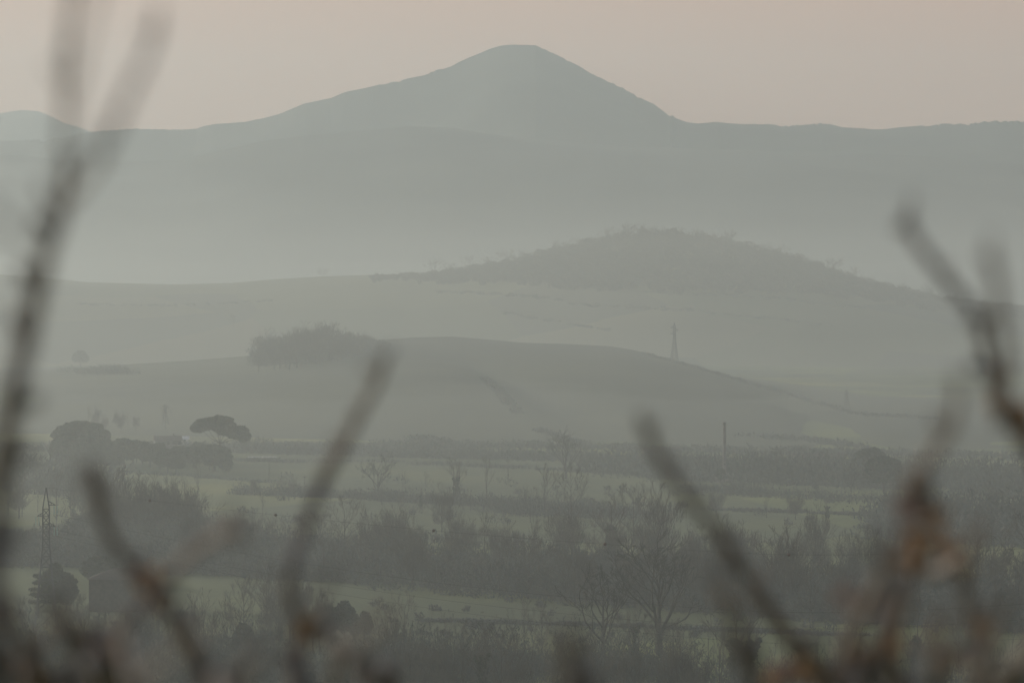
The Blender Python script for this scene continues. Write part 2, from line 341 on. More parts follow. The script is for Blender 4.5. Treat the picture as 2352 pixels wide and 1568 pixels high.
KINDS = {}
for kd, seeds in (('spread', (1, 2)), ('round', (3, 4, 5)), ('slim', (6, 7, 8)), ('thin', (9, 10)), ('bushy', (11, 12)), ('ivy', (13, 14, 18)), ('dense', (15, 16, 17, 19))):
    KINDS[kd] = [make_tree(kd, s, 'ivy_clad_tree' if kd == 'ivy' else 'bare_tree') for s in seeds]
HT = dict(spread=15.0, round=15.0, slim=15.0, thin=13.0, bushy=9.0, ivy=14.0, dense=15.0)
used = set(); rnd = random.Random(7)
def place(kind, loc, h, label, group=None, wide=1.0, var=None, rz=None, cat='tree'):
    src = KINDS[kind][var if var is not None else rnd.randrange(len(KINDS[kind]))]
    s = h / HT[kind]; rz = rnd.uniform(0, 6.28) if rz is None else rz
    if src.name not in used:
        used.add(src.name); src.location = loc; src.rotation_euler = (0, 0, rz); src.scale = (s * wide, s * wide, s); o = src
        tag(o, label, cat, group)
    else: o = dup(src, loc, rz, (s * wide, s * wide, s), label, group)
    o['category'] = cat; return o
def tree_px(kind, u, vtop, vbase, label, group=None, wide=1.0, var=None, dy=0):
    p = land(u, vbase); y = p.y
    return place(kind, p, px(vbase - vtop, y), label, group, wide, var)

# -- single trees that can be told apart
one = [
 ('spread', 1515, 1303, 1503, 'large spreading bare tree, vase-shaped, above the foreground scrub', 1.25, 0),
 ('spread', 1385, 1345, 1505, 'thin hazy bare tree immediately left of the large spreading one', 1.0, 1),
 ('slim', 1204, 1388, 1500, 'slender bare tree on the green meadow with upswept branches, left of the spreading tree pair', 1.1, 0),
 ('round', 1245, 1400, 1505, 'small twiggy bare tree just right of the slender meadow tree', 0.8, 1),
 ('slim', 1445, 1420, 1520, 'small upright bare tree between the thin tree and the large spreading tree', 1.0, 1),
 ('ivy', 1458, 1400, 1512, 'short dark ivy-wrapped trunk behind the left limbs of the large spreading tree', 0.8, 0),
 ('ivy', 1692, 1398, 1600, 'thick ivy-covered trunk standing dark on the meadow near the bottom, left stem of a pair', 1.5, 1),
 ('ivy', 1722, 1404, 1600, 'thick ivy-covered trunk near the bottom, right stem of the dark pair', 1.2, 0),
 ('ivy', 2108, 1395, 1590, 'tall ivy-clad tree near the bottom right behind the blurred branches', 1.0, 1),
 ('ivy', 1106, 1455, 1600, 'ragged ivy-clad tree rising from the scrub at bottom centre', 1.0, 0),
 ('dense', 1512, 1143, 1310, 'biggest round-crowned bare tree in mid valley, beside the blurred centre-right twig', 1.05, 2),
 ('ivy', 1405, 1158, 1300, 'forked ivy-laden tree immediately left of the biggest round-crowned tree', 1.5, 1),
 ('round', 1455, 1128, 1250, 'fine pale bare tree rising behind the forked ivy-laden tree', 1.0, 1),
 ('dense', 1872, 1178, 1320, 'bushy bare tree standing against the pale field on the right', 0.75, 1),
 ('round', 1995, 1232, 1360, 'open-crowned bare tree at the left edge of the blurred right-hand branches', 0.9, 0),
 ('dense', 1015, 1128, 1222, 'dark round bare tree poking up before the pale field in mid valley', 1.1, 2),
 ('ivy', 1050, 1066, 1152, 'tall forked tree with ivy up one side on the mid-valley hedge', 1.3, 0),
 ('slim', 1042, 1064, 1150, 'fine-twigged bare tree directly beside the ivy tree on the mid-valley hedge', 1.7, 2),
 ('slim', 1118, 1062, 1152, 'slim bare tree on the mid-valley hedge right of the ivy tree', 1.2, 0),
 ('spread', 868, 1066, 1142, 'pale vase-shaped bare tree just right of the long blurred centre twig', 1.0, 1),
 ('slim', 925, 1092, 1146, 'small ghostly sapling on the hedge right of the pale vase-shaped tree', 1.1, 1),
 ('slim', 978, 1092, 1148, 'narrow ghostly bare tree midway along the mid-valley hedge', 1.2, 2),
 ('round', 1218, 1128, 1200, 'small bare tree on the dark hedgerow left of the tall hedge oak', 0.8, 1),
 ('spread', 1300, 1020, 1100, 'broad faint bare tree at the foot of the grassy hill', 1.2, 0),
 ('slim', 1252, 1085, 1190, 'upright bare tree on the end of the mid-valley hedgerow', 1.4, 1),
 ('round', 1312, 1092, 1200, 'round bare tree beside the upright one at the hedgerow end', 0.8, 0),
 ('slim', 455, 1074, 1140, 'lone slim bare tree against the green strip below the pine grove', 1.2, 0),
 ('slim', 603, 1140, 1190, 'small slim bare tree at the right edge of the small light meadow patch', 1.0, 2),
 ('spread', 1955, 1085, 1130, 'tiny fan-shaped bare tree by the far farm track on the right', 1.2, 1),
 ('round', 380, 935, 985, 'faint bare tree behind the farmhouse roof left of the umbrella pine', 0.7, 1),
 ('round', 742, 620, 640, 'tiny lone tree on the skyline of the far pasture ridge', 1.6, 0),
 ('round', 536, 730, 756, 'tiny lone tree standing in the hazy far pasture', 1.3, 2),
 ('bushy', 60, 1382, 1440, 'dense rounded bare bush left of the pylon legs at lower left', 1.0, 0),
 ('round', 640, 1335, 1470, 'dark bare tree in front of the meadow at the base of the long blurred twig', 0.9, 0),
 ('round', 560, 1345, 1460, 'bare tree at the left end of the bright meadow', 0.9, 1),
 ('thin', 440, 1372, 1460, 'thin pole-like bare tree left of the meadow, below the blurred twig fork', 1.2, 0),
 ('thin', 468, 1366, 1465, 'second thin pole-like tree beside the first at the left meadow edge', 1.0, 1),
 ('round', 890, 1400, 1520, 'brownish bare tree right of the dark evergreen clump', 0.8, 2),
 ('slim', 930, 1380, 1500, 'pale slender tree at the near edge of the meadow right of the evergreen clump', 1.3, 1),
]
for kd, u, vt, vb, lab, wd, var in one: tree_px(kd, u, vt, vb, lab, None, wd, var)

# -- rows and woods, each tree its own object
def wood(n, kinds, us, vb, hpx, label, group, seed, wide=(0.8, 1.15), vtop=None):
    r = random.Random(seed)
    for i in range(n):
        u = us[0] + (us[1] - us[0]) * (i + r.uniform(-0.4, 0.4) + 0.5) / n
        b = float(interp(vb, u)) if isinstance(vb, list) else vb
        b += r.uniform(-9, 9); h = float(interp(hpx, u)) if isinstance(hpx, list) else hpx
        p = land(u, b); place(r.choice(kinds), p, px(h * r.uniform(0.72, 1.12), p.y), label, group, r.uniform(*wide))
R1 = 'slim leafless trees standing in the scrub along the bottom of the view'
wood(24, ['dense', 'slim', 'thin', 'dense', 'round'], (800, 1660), [(800, 1600), (1200, 1650), (1660, 1650)], 165, 'bare tree in the misty scrub along the bottom centre', R1, 21)
wood(14, ['thin', 'slim', 'round'], (940, 1690), [(940, 1530), (1690, 1545)], 110, 'small bare tree on the near edge of the meadow', 'small bare trees along the near meadow edge', 22)
wood(16, ['slim', 'thin', 'round', 'ivy', 'dense'], (1740, 2380), [(1740, 1600), (2380, 1610)], 165, 'slender bare tree in the bottom right scrub behind blurred branches', 'slender trees at bottom right', 23)
wood(14, ['slim', 'dense', 'round'], (150, 640), [(150, 1540), (640, 1560)], 140, 'slender bare tree in the bottom left scrub behind blurred branches', 'slender trees at bottom left', 24)
wood(8, ['bushy', 'round'], (-20, 340), [(-20, 1470), (340, 1480)], 80, 'bushy bare tree between the barn and the pylon legs', 'bushy trees by the pylon and barn', 25)
wood(16, ['slim', 'dense', 'round', 'ivy'], (560, 2060), [(560, 1140), (850, 1152), (1260, 1182), (2060, 1190)], 48, 'small hazy bare tree on a hedgerow between the valley fields', 'hazy hedgerow trees between the valley fields', 39, (1, 1.5))
wood(8, ['round', 'dense'], (600, 740), [(600, 1440), (740, 1510)], 125, 'dark bare tree clustered behind the brown bud of the centre twig', 'dark trees behind the centre twig', 26)
W2 = 'leafless trees of the dark wood across the middle of the valley'
wood(26, ['dense', 'slim', 'dense', 'bushy'], (560, 2380), [(560, 1322), (1000, 1358), (1500, 1396), (2000, 1428), (2380, 1450)], [(560, 85), (900, 112), (1500, 130), (1900, 165), (2380, 180)], 'bare tree in the front row of the dark mid-valley wood', W2 + ', front row', 31, (1.0, 1.5))
wood(28, ['dense', 'dense', 'slim', 'round'], (620, 2380), [(620, 1285), (1000, 1310), (1500, 1345), (2380, 1390)], [(620, 85), (900, 115), (1240, 130), (1500, 120), (2380, 140)], 'bare tree in the middle row of the dark mid-valley wood', W2 + ', middle row', 32, (1.0, 1.45))
wood(28, ['slim', 'dense', 'round', 'dense'], (700, 2380), [(700, 1262), (1000, 1280), (1380, 1290), (1700, 1330), (2380, 1340)], [(700, 75), (840, 105), (1000, 80), (1180, 90), (1240, 118), (1400, 112), (1560, 90), (1700, 110), (1900, 80), (2100, 120), (2380, 130)], 'bare tree on the far edge of the dark mid-valley wood', W2 + ', far edge', 33, (1.0, 1.4))
wood(18, ['dense', 'slim', 'dense'], (235, 660), [(235, 1235), (400, 1250), (660, 1290)], [(235, 140), (400, 130), (520, 90), (660, 90)], 'bare tree in the dark wood left of the long centre twig', 'leafless trees of the left-hand wood', 34, (1.0, 1.4))
wood(10, ['dense', 'slim'], (-30, 230), [(-30, 1180), (230, 1190)], 85, 'hazy bare tree in the wood above the lattice pylon', 'hazy trees above the pylon', 35, (1, 1.5))
wood(24, ['dense', 'dense', 'round'], (590, 872), [(585, 846), (700, 838), (872, 800)], [(585, 46), (640, 72), (740, 80), (820, 48), (872, 20)], 'bare tree in the small copse on the brow of the grassy hill', 'trees of the copse on the hill brow', 36, (1.2, 1.7))
wood(7, ['slim', 'dense'], (190, 330), [(190, 990), (330, 990)], 45, 'faint tall bare tree behind the evergreen grove', 'faint bare trees behind the evergreen grove', 37)
wood(7, ['round', 'dense'], (2080, 2380), [(2080, 1200), (2380, 1210)], 70, 'hazy bare tree in the wood at the right edge', 'hazy trees at the right edge', 38, (1, 1.5))
for kd in KINDS:
    for o in KINDS[kd]:
        if o.name not in used: place(kd, land(1000 + rnd.uniform(-300, 500), 1560), 9, 'bare tree in the misty scrub along the bottom centre', R1, 1, KINDS[kd].index(o))

# -- thickets, hedges and far woodland that nobody could count
def scrub(name, label, cells, size=0.34, asp=0.35, m='thicket', seed=3):
    """cells: (x, y, z, rx, ry, rz, n) mounds of twigs"""
    rs = np.random.RandomState(seed); G = Geo()
    for (x, y, z, a, b, c, n) in cells:
        P = blob(rs, n, (x, y, z), (a, b, c), 0.2)
        if asp: P[:, 2] += rs.normal(0, c * 0.12); streaks(rs, G, P, np.array((x, y, z - c * 2)), size, size * asp, 0.75)
        else: G.quads(*leaves(rs, P, size, 0.6))
    return tag(G.build(name, M[m]), label, kind='stuff')
def band(us, vb, hpx, n, depth, seed, w=(6, 11), k=120):
    r = random.Random(seed); out = []
    for i in range(n):
        u = r.uniform(*us); b = float(interp(vb, u)) + r.uniform(0, -depth); p = land(u, b); h = px((float(interp(hpx, u)) if isinstance(hpx, list) else hpx), p.y) * r.uniform(0.5, 1.1)
        a = r.uniform(*w); out.append((p.x, p.y, p.z + h * 0.42, a, a, h * 0.6, k))
    return out
scrub('thicket', 'dense leafless thicket filling the bottom of the view', band((-60, 2420), [(-60, 1555), (300, 1600), (800, 1595), (1000, 1595), (1640, 1605), (1700, 1660), (2400, 1660)], 145, 330, 25, 51, (3, 6), 330)
      + band((-60, 420), [(-60, 1500), (420, 1500)], 50, 40, 20, 58, (3, 6), 200) + band((860, 1560), [(860, 1545), (1560, 1555)], 50, 70, 10, 59, (3, 5), 190), 0.36, 0.14, seed=4)
scrub('thicket', 'dense undergrowth of the dark mid-valley wood', band((560, 2420), [(560, 1326), (1000, 1364), (1500, 1402), (2000, 1436), (2400, 1458)], [(560, 50), (1000, 75), (2400, 90)], 330, 70, 52, (5, 10), 420)
      + band((180, 620), [(180, 1250), (400, 1262), (620, 1326)], 75, 110, 45, 53, (5, 9), 380) + band((-60, 560), [(-60, 1300), (560, 1326)], 60, 120, 50, 54, (5, 9), 420), 0.5, 0.2, seed=5)
scrub('hedge', 'dark hedgerows dividing the hazy valley fields', band((540, 850), [(540, 1136), (850, 1148)], 26, 60, 4, 61, (3, 5), 90) + band((840, 1260), [(840, 1150), (1260, 1172)], 28, 90, 4, 62, (3, 5), 90)
      + band((780, 2060), [(780, 1060), (1200, 1078), (1700, 1108), (2060, 1124)], 9, 110, 4, 63, (4, 7), 60) + band((560, 800), [(560, 1062), (800, 1066)], 12, 30, 3, 64, (4, 6), 60)
      + band((1130, 1480), [(1130, 1185), (1480, 1196)], 34, 80, 14, 65, (4, 7), 110) + band((1640, 2060), [(1640, 1172), (2060, 1186)], 7, 60, 2, 66, (4, 7), 50)
      + band((990, 1990), [(990, 1428), (1350, 1437), (1990, 1462)], 6, 90, 3, 67, (3, 6), 50) + band((250, 640), [(250, 1084), (640, 1110)], 5, 30, 3, 68, (4, 7), 40)
      + band((1560, 2060), [(1560, 1132), (2060, 1160)], 22, 60, 10, 69, (4, 7), 90)
      + [(q.x, q.y, q.z + 0.9, 2.4 * k, 2.0 * k, 1.5 * k, 60) for q, k in [(land(rnd.uniform(540, 2100), rnd.uniform(1090, 1210)), rnd.uniform(0.5, 1.5)) for _ in range(70)]]
      + [(q.x, q.y, q.z + 0.5, 1.4 * k, 1.4 * k, 0.9 * k, 40) for q, k in [(land(rnd.uniform(560, 2300), rnd.uniform(1380, 1470)), rnd.uniform(0.4, 1.3)) for _ in range(60)]], 0.42, 0.22, seed=6)
scrub('woodland', 'hazy belt of woodland along the foot of the grassy hill', band((-60, 2420), [(-60, 1040), (560, 1030), (1360, 1036), (2420, 1060)], 15, 260, 12, 70, (7, 14), 60) + band((560, 1360), [(560, 1042), (1360, 1062)], [(560, 26), (900, 20), (1360, 24)], 130, 8, 71, (7, 12), 90)
      + band((1360, 2420), [(1360, 1092), (1660, 1112), (2060, 1128), (2420, 1150)], [(1360, 36), (1500, 50), (1900, 60), (2420, 70)], 260, 34, 72, (7, 14), 130) + band((2020, 2420), [(2020, 1250), (2420, 1260)], 70, 110, 60, 73, (6, 12), 160)
      + band((-60, 250), [(-60, 1130), (250, 1150)], 60, 70, 50, 74, (6, 12), 140) + band((150, 300), [(150, 858), (300, 862)], 22, 26, 4, 75, (7, 12), 90)
      + band((590, 868), [(590, 842), (700, 836), (868, 806)], [(590, 52), (740, 74), (868, 18)], 130, 8, 76, (6, 10), 300), 0.6, 0.30, seed=7)
def forest(seed=8):
    r = random.Random(seed); rs = np.random.RandomState(seed); G = Geo(); n = 0
    low = [(930, 642), (1100, 652), (1300, 664), (1500, 672), (1700, 676), (1900, 680), (2000, 692), (2200, 722), (2420, 738)]
    ridge = [(930, 634), (960, 634), (1060, 624), (1120, 616), (1200, 604), (1270, 586), (1330, 571), (1400, 556), (1460, 546), (1520, 541), (1580, 545), (1660, 561), (1740, 580), (1830, 601), (1900, 628), (1980, 657), (2060, 675), (2150, 694), (2250, 710), (2420, 726)]
    for i in range(3600):
        u = r.uniform(850, 2420); vr = float(interp(ridge, u)); vl = float(interp(low, u)); t = r.random() ** 1.3
        vl += 16 * float(vnoise(u / 23.0, 0.5, 3)) + 9 * float(vnoise(u / 7.0, 0.5, 4)); k = min(1.0, max(0, u - 840) / 420)
        if r.random() > 0.35 + k * 0.65: continue
        p = land(u, vr + 1.5 + max(1, vl - vr - 1.5) * t, 4000)
        h = r.choice((4.5, 6, 7, 9.5)) * r.uniform(0.8, 1.15) * (0.3 + 0.7 * k); a = h * r.uniform(0.45, 0.75)
        P = blob(rs, int(80 + 6 * h), (p.x, p.y, p.z + h * 0.5), (a, a, h * 0.5), 0.3); G.quads(*leaves(rs, P, 0.62, 0.6))
    return tag(G.build('woodland', M['thicket']), 'dark forest covering the far wooded hill', kind='stuff')
forest()
crest = []
r_ = random.Random(5)
for i in range(96):
    u = 1480 + i * 7 + r_.uniform(-3, 3); v = float(interp([(1450, 803), (1550, 828), (1650, 857), (1750, 887), (1850, 915), (1950, 945), (2000, 952), (2150, 960)], u)); p = land(u, v + 3); crest.append((p.x, p.y, p.z + 0.3, 3.5, 3, r_.uniform(0.5, 1.5), 36))
scrub('hedge', 'low scrub hedge running down the right skyline of the grassy hill', crest, 0.4, 0.6, seed=9)

marks = []
for pl, n, k in (([(1000, 672), (1140, 676), (1290, 690)], 60, 1.0), ([(1300, 700), (1600, 716), (1930, 752)], 70, 0.9), ([(180, 700), (400, 704), (640, 692)], 50, 0.8), ([(1480, 672), (1750, 684), (2000, 712)], 60, 0.9),
                 ([(1150, 720), (1400, 760)], 40, 0.8), ([(1115, 872), (1150, 905), (1190, 950)], 60, 1.1), ([(950, 1006), (1040, 1020)], 40, 1.3), ([(1240, 990), (1300, 1008), (1340, 1024)], 30, 1.1), ([(1700, 1000), (1850, 1012), (1990, 1030)], 50, 1.3)):
    for i in range(n):
        t = r_.random(); u = float(np.interp(t, np.linspace(0, 1, len(pl)), [q_[0] for q_ in pl])) + r_.uniform(-6, 6); v = float(interp(pl, u)) + r_.uniform(-2.5, 2.5); p = land(u, v, 2000)
        marks.append((p.x, p.y, p.z + 0.4 * k, 3.2 * k, 3.0 * k, r_.uniform(0.5, 1.4) * k, 30))
scrub('hedge', 'thin hedge lines and scrub across the hazy hill slopes', marks, 0.5, 0.5, seed=19)

# -- wooded skyline trees of the far hill
sk = random.Random(11)
for i in range(34):
    u = 1000 + i * 40 + sk.uniform(-10, 10)
    v = float(interp([(930, 632), (1060, 624), (1200, 604), (1330, 571), (1460, 546), (1520, 541), (1580, 545), (1740, 580), (1900, 628), (1980, 657), (2150, 694), (2420, 724)], u)); p = land(u, v + 3, 4500)
    place(sk.choice(['round', 'spread', 'bushy']), p, sk.uniform(7, 13.5), 'tiny bare tree on the skyline of the far wooded hill', 'skyline trees of the far wooded hill', sk.uniform(1.1, 1.7))

# -- evergreens
def put(o, loc, label, rz=0, s=1, cat='tree', group=None): o.location = loc; o.rotation_euler = (0, 0, rz); o.scale = (s, s, s); return tag(o, label, cat, group)
p = land(505, 1074); y = p.y; q = lambda n: px(n, y)
H0 = 1074
def lobe(u, v, a, c, b=None): return (q(u - 505), (np.random.RandomState(int(u * v)).rand() - .5) * q(14), q(H0 - v), q(a), q(b or 22), q(c))
put(make_evergreen(1, [lobe(470, 975, 26, 13), lobe(496, 973, 30, 15), lobe(520, 985, 28, 15), lobe(543, 993, 26, 15), lobe(560, 1003, 15, 11), lobe(455, 984, 17, 9), lobe(508, 965, 30, 9)], q(110), 'umbrella_pine', 1.0, 'pine', 0.42, 0.34, q(60)), p,
    'lone umbrella pine with a wide flat leaning crown beside the farmhouse', cat='tree')
p = land(190, 1062); y = p.y; H0 = 1062
lob2 = [(q(u - 190), 0, q(H0 - v), q(a), q(24), q(c)) for u, v, a, c in ((150, 992, 26, 13), (180, 984, 32, 17), (205, 988, 32, 18), (232, 1000, 22, 14), (135, 1000, 16, 8))]
put(make_evergreen(2, lob2, q(100), 'umbrella_pine', 1.0, 'pine', 0.42, 0.34, q(45)), p, 'broad umbrella pine at the left end of the dark evergreen grove')
p = land(490, 1086); y = p.y; H0 = 1086
lob3 = [(q(u - 490), 0, q(H0 - v), q(a), q(24), q(c)) for u, v, a, c in ((470, 1040, 30, 16), (492, 1038, 28, 17), (512, 1050, 20, 20), (520, 1068, 13, 14), (450, 1050, 22, 14))]
put(make_evergreen(3, lob3, q(60), 'umbrella_pine', 1.0, 'pine', 0.42, 0.34, q(30)), p, 'low dark umbrella pine at the right end of the evergreen grove, below the lone one')
ev = make_evergreen(4, [(0, 0, 6.5, 3.6, 3.4, 3.2), (2.2, 0.5, 5.0, 2.6, 2.4, 2.3), (-2.3, -0.4, 5.2, 2.6, 2.5, 2.4), (0.4, 0.6, 8.4, 2.3, 2.2, 2.0)], 10.5, dens=0.9, size=0.34, th=3.2)
EV2 = make_evergreen(44, [(0, 0, 4.4, 3.6, 3.4, 3.2), (1.5, 0.4, 7.2, 2.4, 2.3, 2.4), (-1.6, -0.3, 6.6, 2.3, 2.2, 2.3), (0.1, 0.5, 8.6, 2.0, 1.9, 1.7), (-2.6, 0.2, 4.6, 1.6, 1.7, 1.8), (2.8, -0.5, 4.8, 1.5, 1.6, 1.7)], 10.5, dens=0.75, size=0.22, th=2.2)
put(EV2, land(560, 1512), 'evergreen shrub in the scrub below the meadow, right of the twig crossing', 1.0, 0.6)
er = random.Random(9); first = True
for i in range(26):
    u = 150 + i * 14 + er.uniform(-6, 6); vb = 1078 + er.uniform(-14, 10); pp = land(u, vb); h = px(float(interp([(150, 78), (215, 74), (300, 62), (380, 52), (480, 48)], u)), pp.y) * er.uniform(0.7, 1.1)
    s = h / 10.5; L = 'dark evergreen tree in the grove between the two umbrella pines'; g = 'evergreen trees of the pine grove'
    if first: put(ev, pp, L, er.uniform(0, 6), s, group=g); first = False
    else: dup(ev, pp, er.uniform(0, 6), (s * 1.3, s * 1.3, s), L, g)
for u, vt, vb, lab, wd in ((792, 1377, 1462, 'tall dark evergreen with a round top, middle of the near clump', 0.8), (760, 1388, 1462, 'dark evergreen forming the left shoulder of the near clump', 0.75), (838, 1402, 1466, 'lower dark evergreen forming the right shoulder of the near clump', 0.85),
    (733, 1402, 1466, 'dark evergreen at the far left of the near clump by the brown bud', 0.7), (815, 1408, 1470, 'small dark evergreen between the round top and the right shoulder of the near clump', 0.7), (122, 1290, 1400, 'dark broad evergreen beside the legs of the lattice pylon', 0.75), (152, 1312, 1400, 'smaller evergreen tucked between pylon and barn', 0.8), (230, 1275, 1345, 'hazy rounded evergreen behind the barn roof', 1.6), (1655, 1075, 1110, 'faint dark evergreen beside the brick chimney', 1.0),
    (185, 804, 842, 'small dark round tree on the hazy slope at far left', 1.2), (1995, 1026, 1100, 'hazy rounded evergreen on the rise at the right', 1.5), (2030, 1046, 1130, 'hazy broad evergreen right of the farm track', 1.5)):
    pp = land(u, vb); s = px(vb - vt, pp.y) / 10.6; dup(EV2 if vt > 1270 else ev, pp, rnd.uniform(0, 6), (s * wd, s * wd, s), lab)
# the tiered cedar by the pylon
pp = land(88, 1420); T = Geo(); C = Geo(); rs = np.random.RandomState(5)
T.tube([[0, 0, -.5], [0, 0, 4], [0.1, 0, 9.2]], [0.25, 0.18, 0.04], 7)
for z in (3.2, 4.6, 5.9, 7.1, 8.2):
    for k in range(7):
        a = k * 0.9 + z * 2; L = ((10 - z) * 0.30 + 0.5) * rs.uniform(0.5, 1.25); e = np.array([math.cos(a) * L, math.sin(a) * L, z - 0.1])
        T.tube([[0, 0, z], e * [.5, .5, 1] + [0, 0, .15], e], [0.07, 0.05, 0.02], 4)
        C.quads(*leaves(rs, blob(rs, 70, e * [0.62, 0.62, 1] + [0, 0, rs.uniform(-.3, .3)], (L * 0.42, L * 0.42, 0.34), 0.1), 0.16))
o = bpy.data.objects.new('cedar_tree', None); COL.objects.link(o); T.build('trunk', M['bark'], o); C.build('crown', M['pine'], o)
put(o, pp, 'small cedar with flat tiered boughs in front of the pylon legs')

# ------------------------------------------------------------------ buildings
M['plaster'] = mat('grey_plaster', (0.10, 0.095, 0.085), (0.15, 0.14, 0.12), 0.6)
M['tiles'] = mat('roof_tiles', (0.075, 0.055, 0.045), (0.12, 0.085, 0.065), 3.0)
M['light_wall'] = mat('pale_plaster', (0.42, 0.40, 0.36), (0.52, 0.49, 0.44), 0.5)
M['sheet'] = mat('pale_roof_sheet', (0.75, 0.70, 0.68), (0.85, 0.80, 0.78), 1.0, rough=0.4)
M['brick'] = mat('chimney_brick', (0.18, 0.165, 0.15), (0.24, 0.22, 0.20), 1.0)
M['dark'] = mat('dark_opening', (0.02, 0.02, 0.02))
M['timber'] = mat('dark_timber', (0.05, 0.042, 0.034), (0.08, 0.066, 0.05), 1.5)
def bxg(G, x0, x1, y0, y1, z0, z1):
    V = np.array([(x, y, z) for x in (x0, x1) for y in (y0, y1) for z in (z0, z1)], float)
    G.add(V, np.array([(0, 1, 3, 2), (4, 6, 7, 5), (0, 4, 5, 1), (2, 3, 7, 6), (0, 2, 6, 4), (1, 5, 7, 3)]))
def house(name, loc, w, d, h, rise, label, cat, wallm='plaster', roofm='tiles', rz=0, nwin=3, hip=0.0, chim=True, door=True):
    """ridge runs along x"""
    o = thing(name, loc, label, cat, rz=rz)
    W = Geo(); bxg(W, -w / 2, w / 2, -d / 2, d / 2, -1.0, h); W.build('wall', M[wallm], o)
    e = 0.45; rx = w / 2 - hip; G = Geo()
    P = np.array([(-w / 2 - e, -d / 2 - e, h + .01), (w / 2 + e, -d / 2 - e, h + .01), (w / 2 + e, d / 2 + e, h + .01), (-w / 2 - e, d / 2 + e, h + .01), (-rx - (e if hip == 0 else 0), 0, h + rise), (rx + (e if hip == 0 else 0), 0, h + rise)])
    G.add(P, np.array([(0, 1, 5, 4), (2, 3, 4, 5), (0, 4, 3, 3), (1, 2, 5, 5), (3, 2, 1, 0)]))
    rf = mesh('roof', P, [(0, 1, 5, 4), (2, 3, 4, 5), (0, 4, 3), (1, 2, 5), (3, 2, 1, 0)], M[roofm], o)
    if chim: C = Geo(); bxg(C, w * 0.2, w * 0.2 + 0.7, -0.4, 0.4, h + rise * 0.6, h + rise + 0.9); C.build('chimney', M['brick'], rf)
    for i in range(nwin):
        x = -w / 2 + w * (i + 0.5) / nwin; g = Geo(); bxg(g, x - 0.45, x + 0.45, -d / 2 - 0.03, -d / 2 + 0.05, h * 0.45, h * 0.45 + 1.2); wn = g.build('window', M['dark'], o)
        g = Geo(); bxg(g, x - 0.6, x + 0.6, -d / 2 - 0.12, -d / 2 - 0.035, h * 0.45 - 0.12, h * 0.45 - 0.01); g.build('sill', M['light_wall'], wn)
    if door: g = Geo(); bxg(g, -0.9 + w * .25, 0.9 + w * .25, -d / 2 - 0.05, -d / 2 + 0.02, 0, 2.3); g.build('door', M['timber'], o)
    return o
pb = land(283, 1402)
house('barn', pb, px(150, pb.y), 9, px(74, pb.y), px(24, pb.y), 'dark weathered barn with a low hipped roof behind the blurred twig fork', 'barn', 'timber', 'tiles', 0.0, 0, 4.6, False)
ph = land(385, 1030); house('farmhouse', ph, 10, 8, 3.2, 1.8, 'low farmhouse with a long dark roof behind the evergreen grove', 'house', 'plaster', 'tiles', 0.15, 5)
ps = land(425, 1022); house('shed', ps, px(15, ps.y), 4, 2.2, 1.3, 'small shed with a bright pale roof just left of the umbrella pine', 'shed', 'light_wall', 'sheet', 0, 1, 0, False, False)
ps = land(602, 1052); house('polytunnel', ps, px(60, ps.y), 5, 0.35, 0.35, 'long low pale greenhouse right of the evergreen grove', 'greenhouse', 'light_wall', 'light_wall', 0.05, 0, 0, False, False)
ph = land(1520, 1058); house('barn', ph, 13, 8, 3.4, 1.8, 'faint long barn at the foot of the hill left of the chimney', 'barn', 'plaster', 'tiles', 0.1, 4, 0, False)
ph = land(1880, 1072); house('warehouse', ph, 17, 10, 3.6, 1.3, 'faint long factory shed right of the tall chimney', 'warehouse', 'plaster', 'tiles', 0.06, 9, 0, False)
# tall chimney
pc = land(1664, 1108); hc = px(1108 - 970, pc.y); o = thing('factory_chimney', pc, 'tall tapering brick chimney rising from the hazy wood', 'chimney')
G = Geo(); zz = np.linspace(-1, hc * 0.96, 14); G.tube([(0, 0, z) for z in zz], [px(4.6, pc.y) - (px(1.4, pc.y)) * (z / hc) for z in zz], 16); G.build('shaft', M['brick'], o, True)
G = Geo(); G.tube([(0, 0, hc * 0.955), (0, 0, hc * 0.965), (0, 0, hc * 0.99), (0, 0, hc)], [px(3.4, pc.y), px(4.1, pc.y), px(4.1, pc.y), px(3.6, pc.y)], 16); G.build('rim', M['brick'], o)
G = Geo(); bxg(G, -3, 3, -3, 3, -1, 3); G.build('base', M['brick'], o)

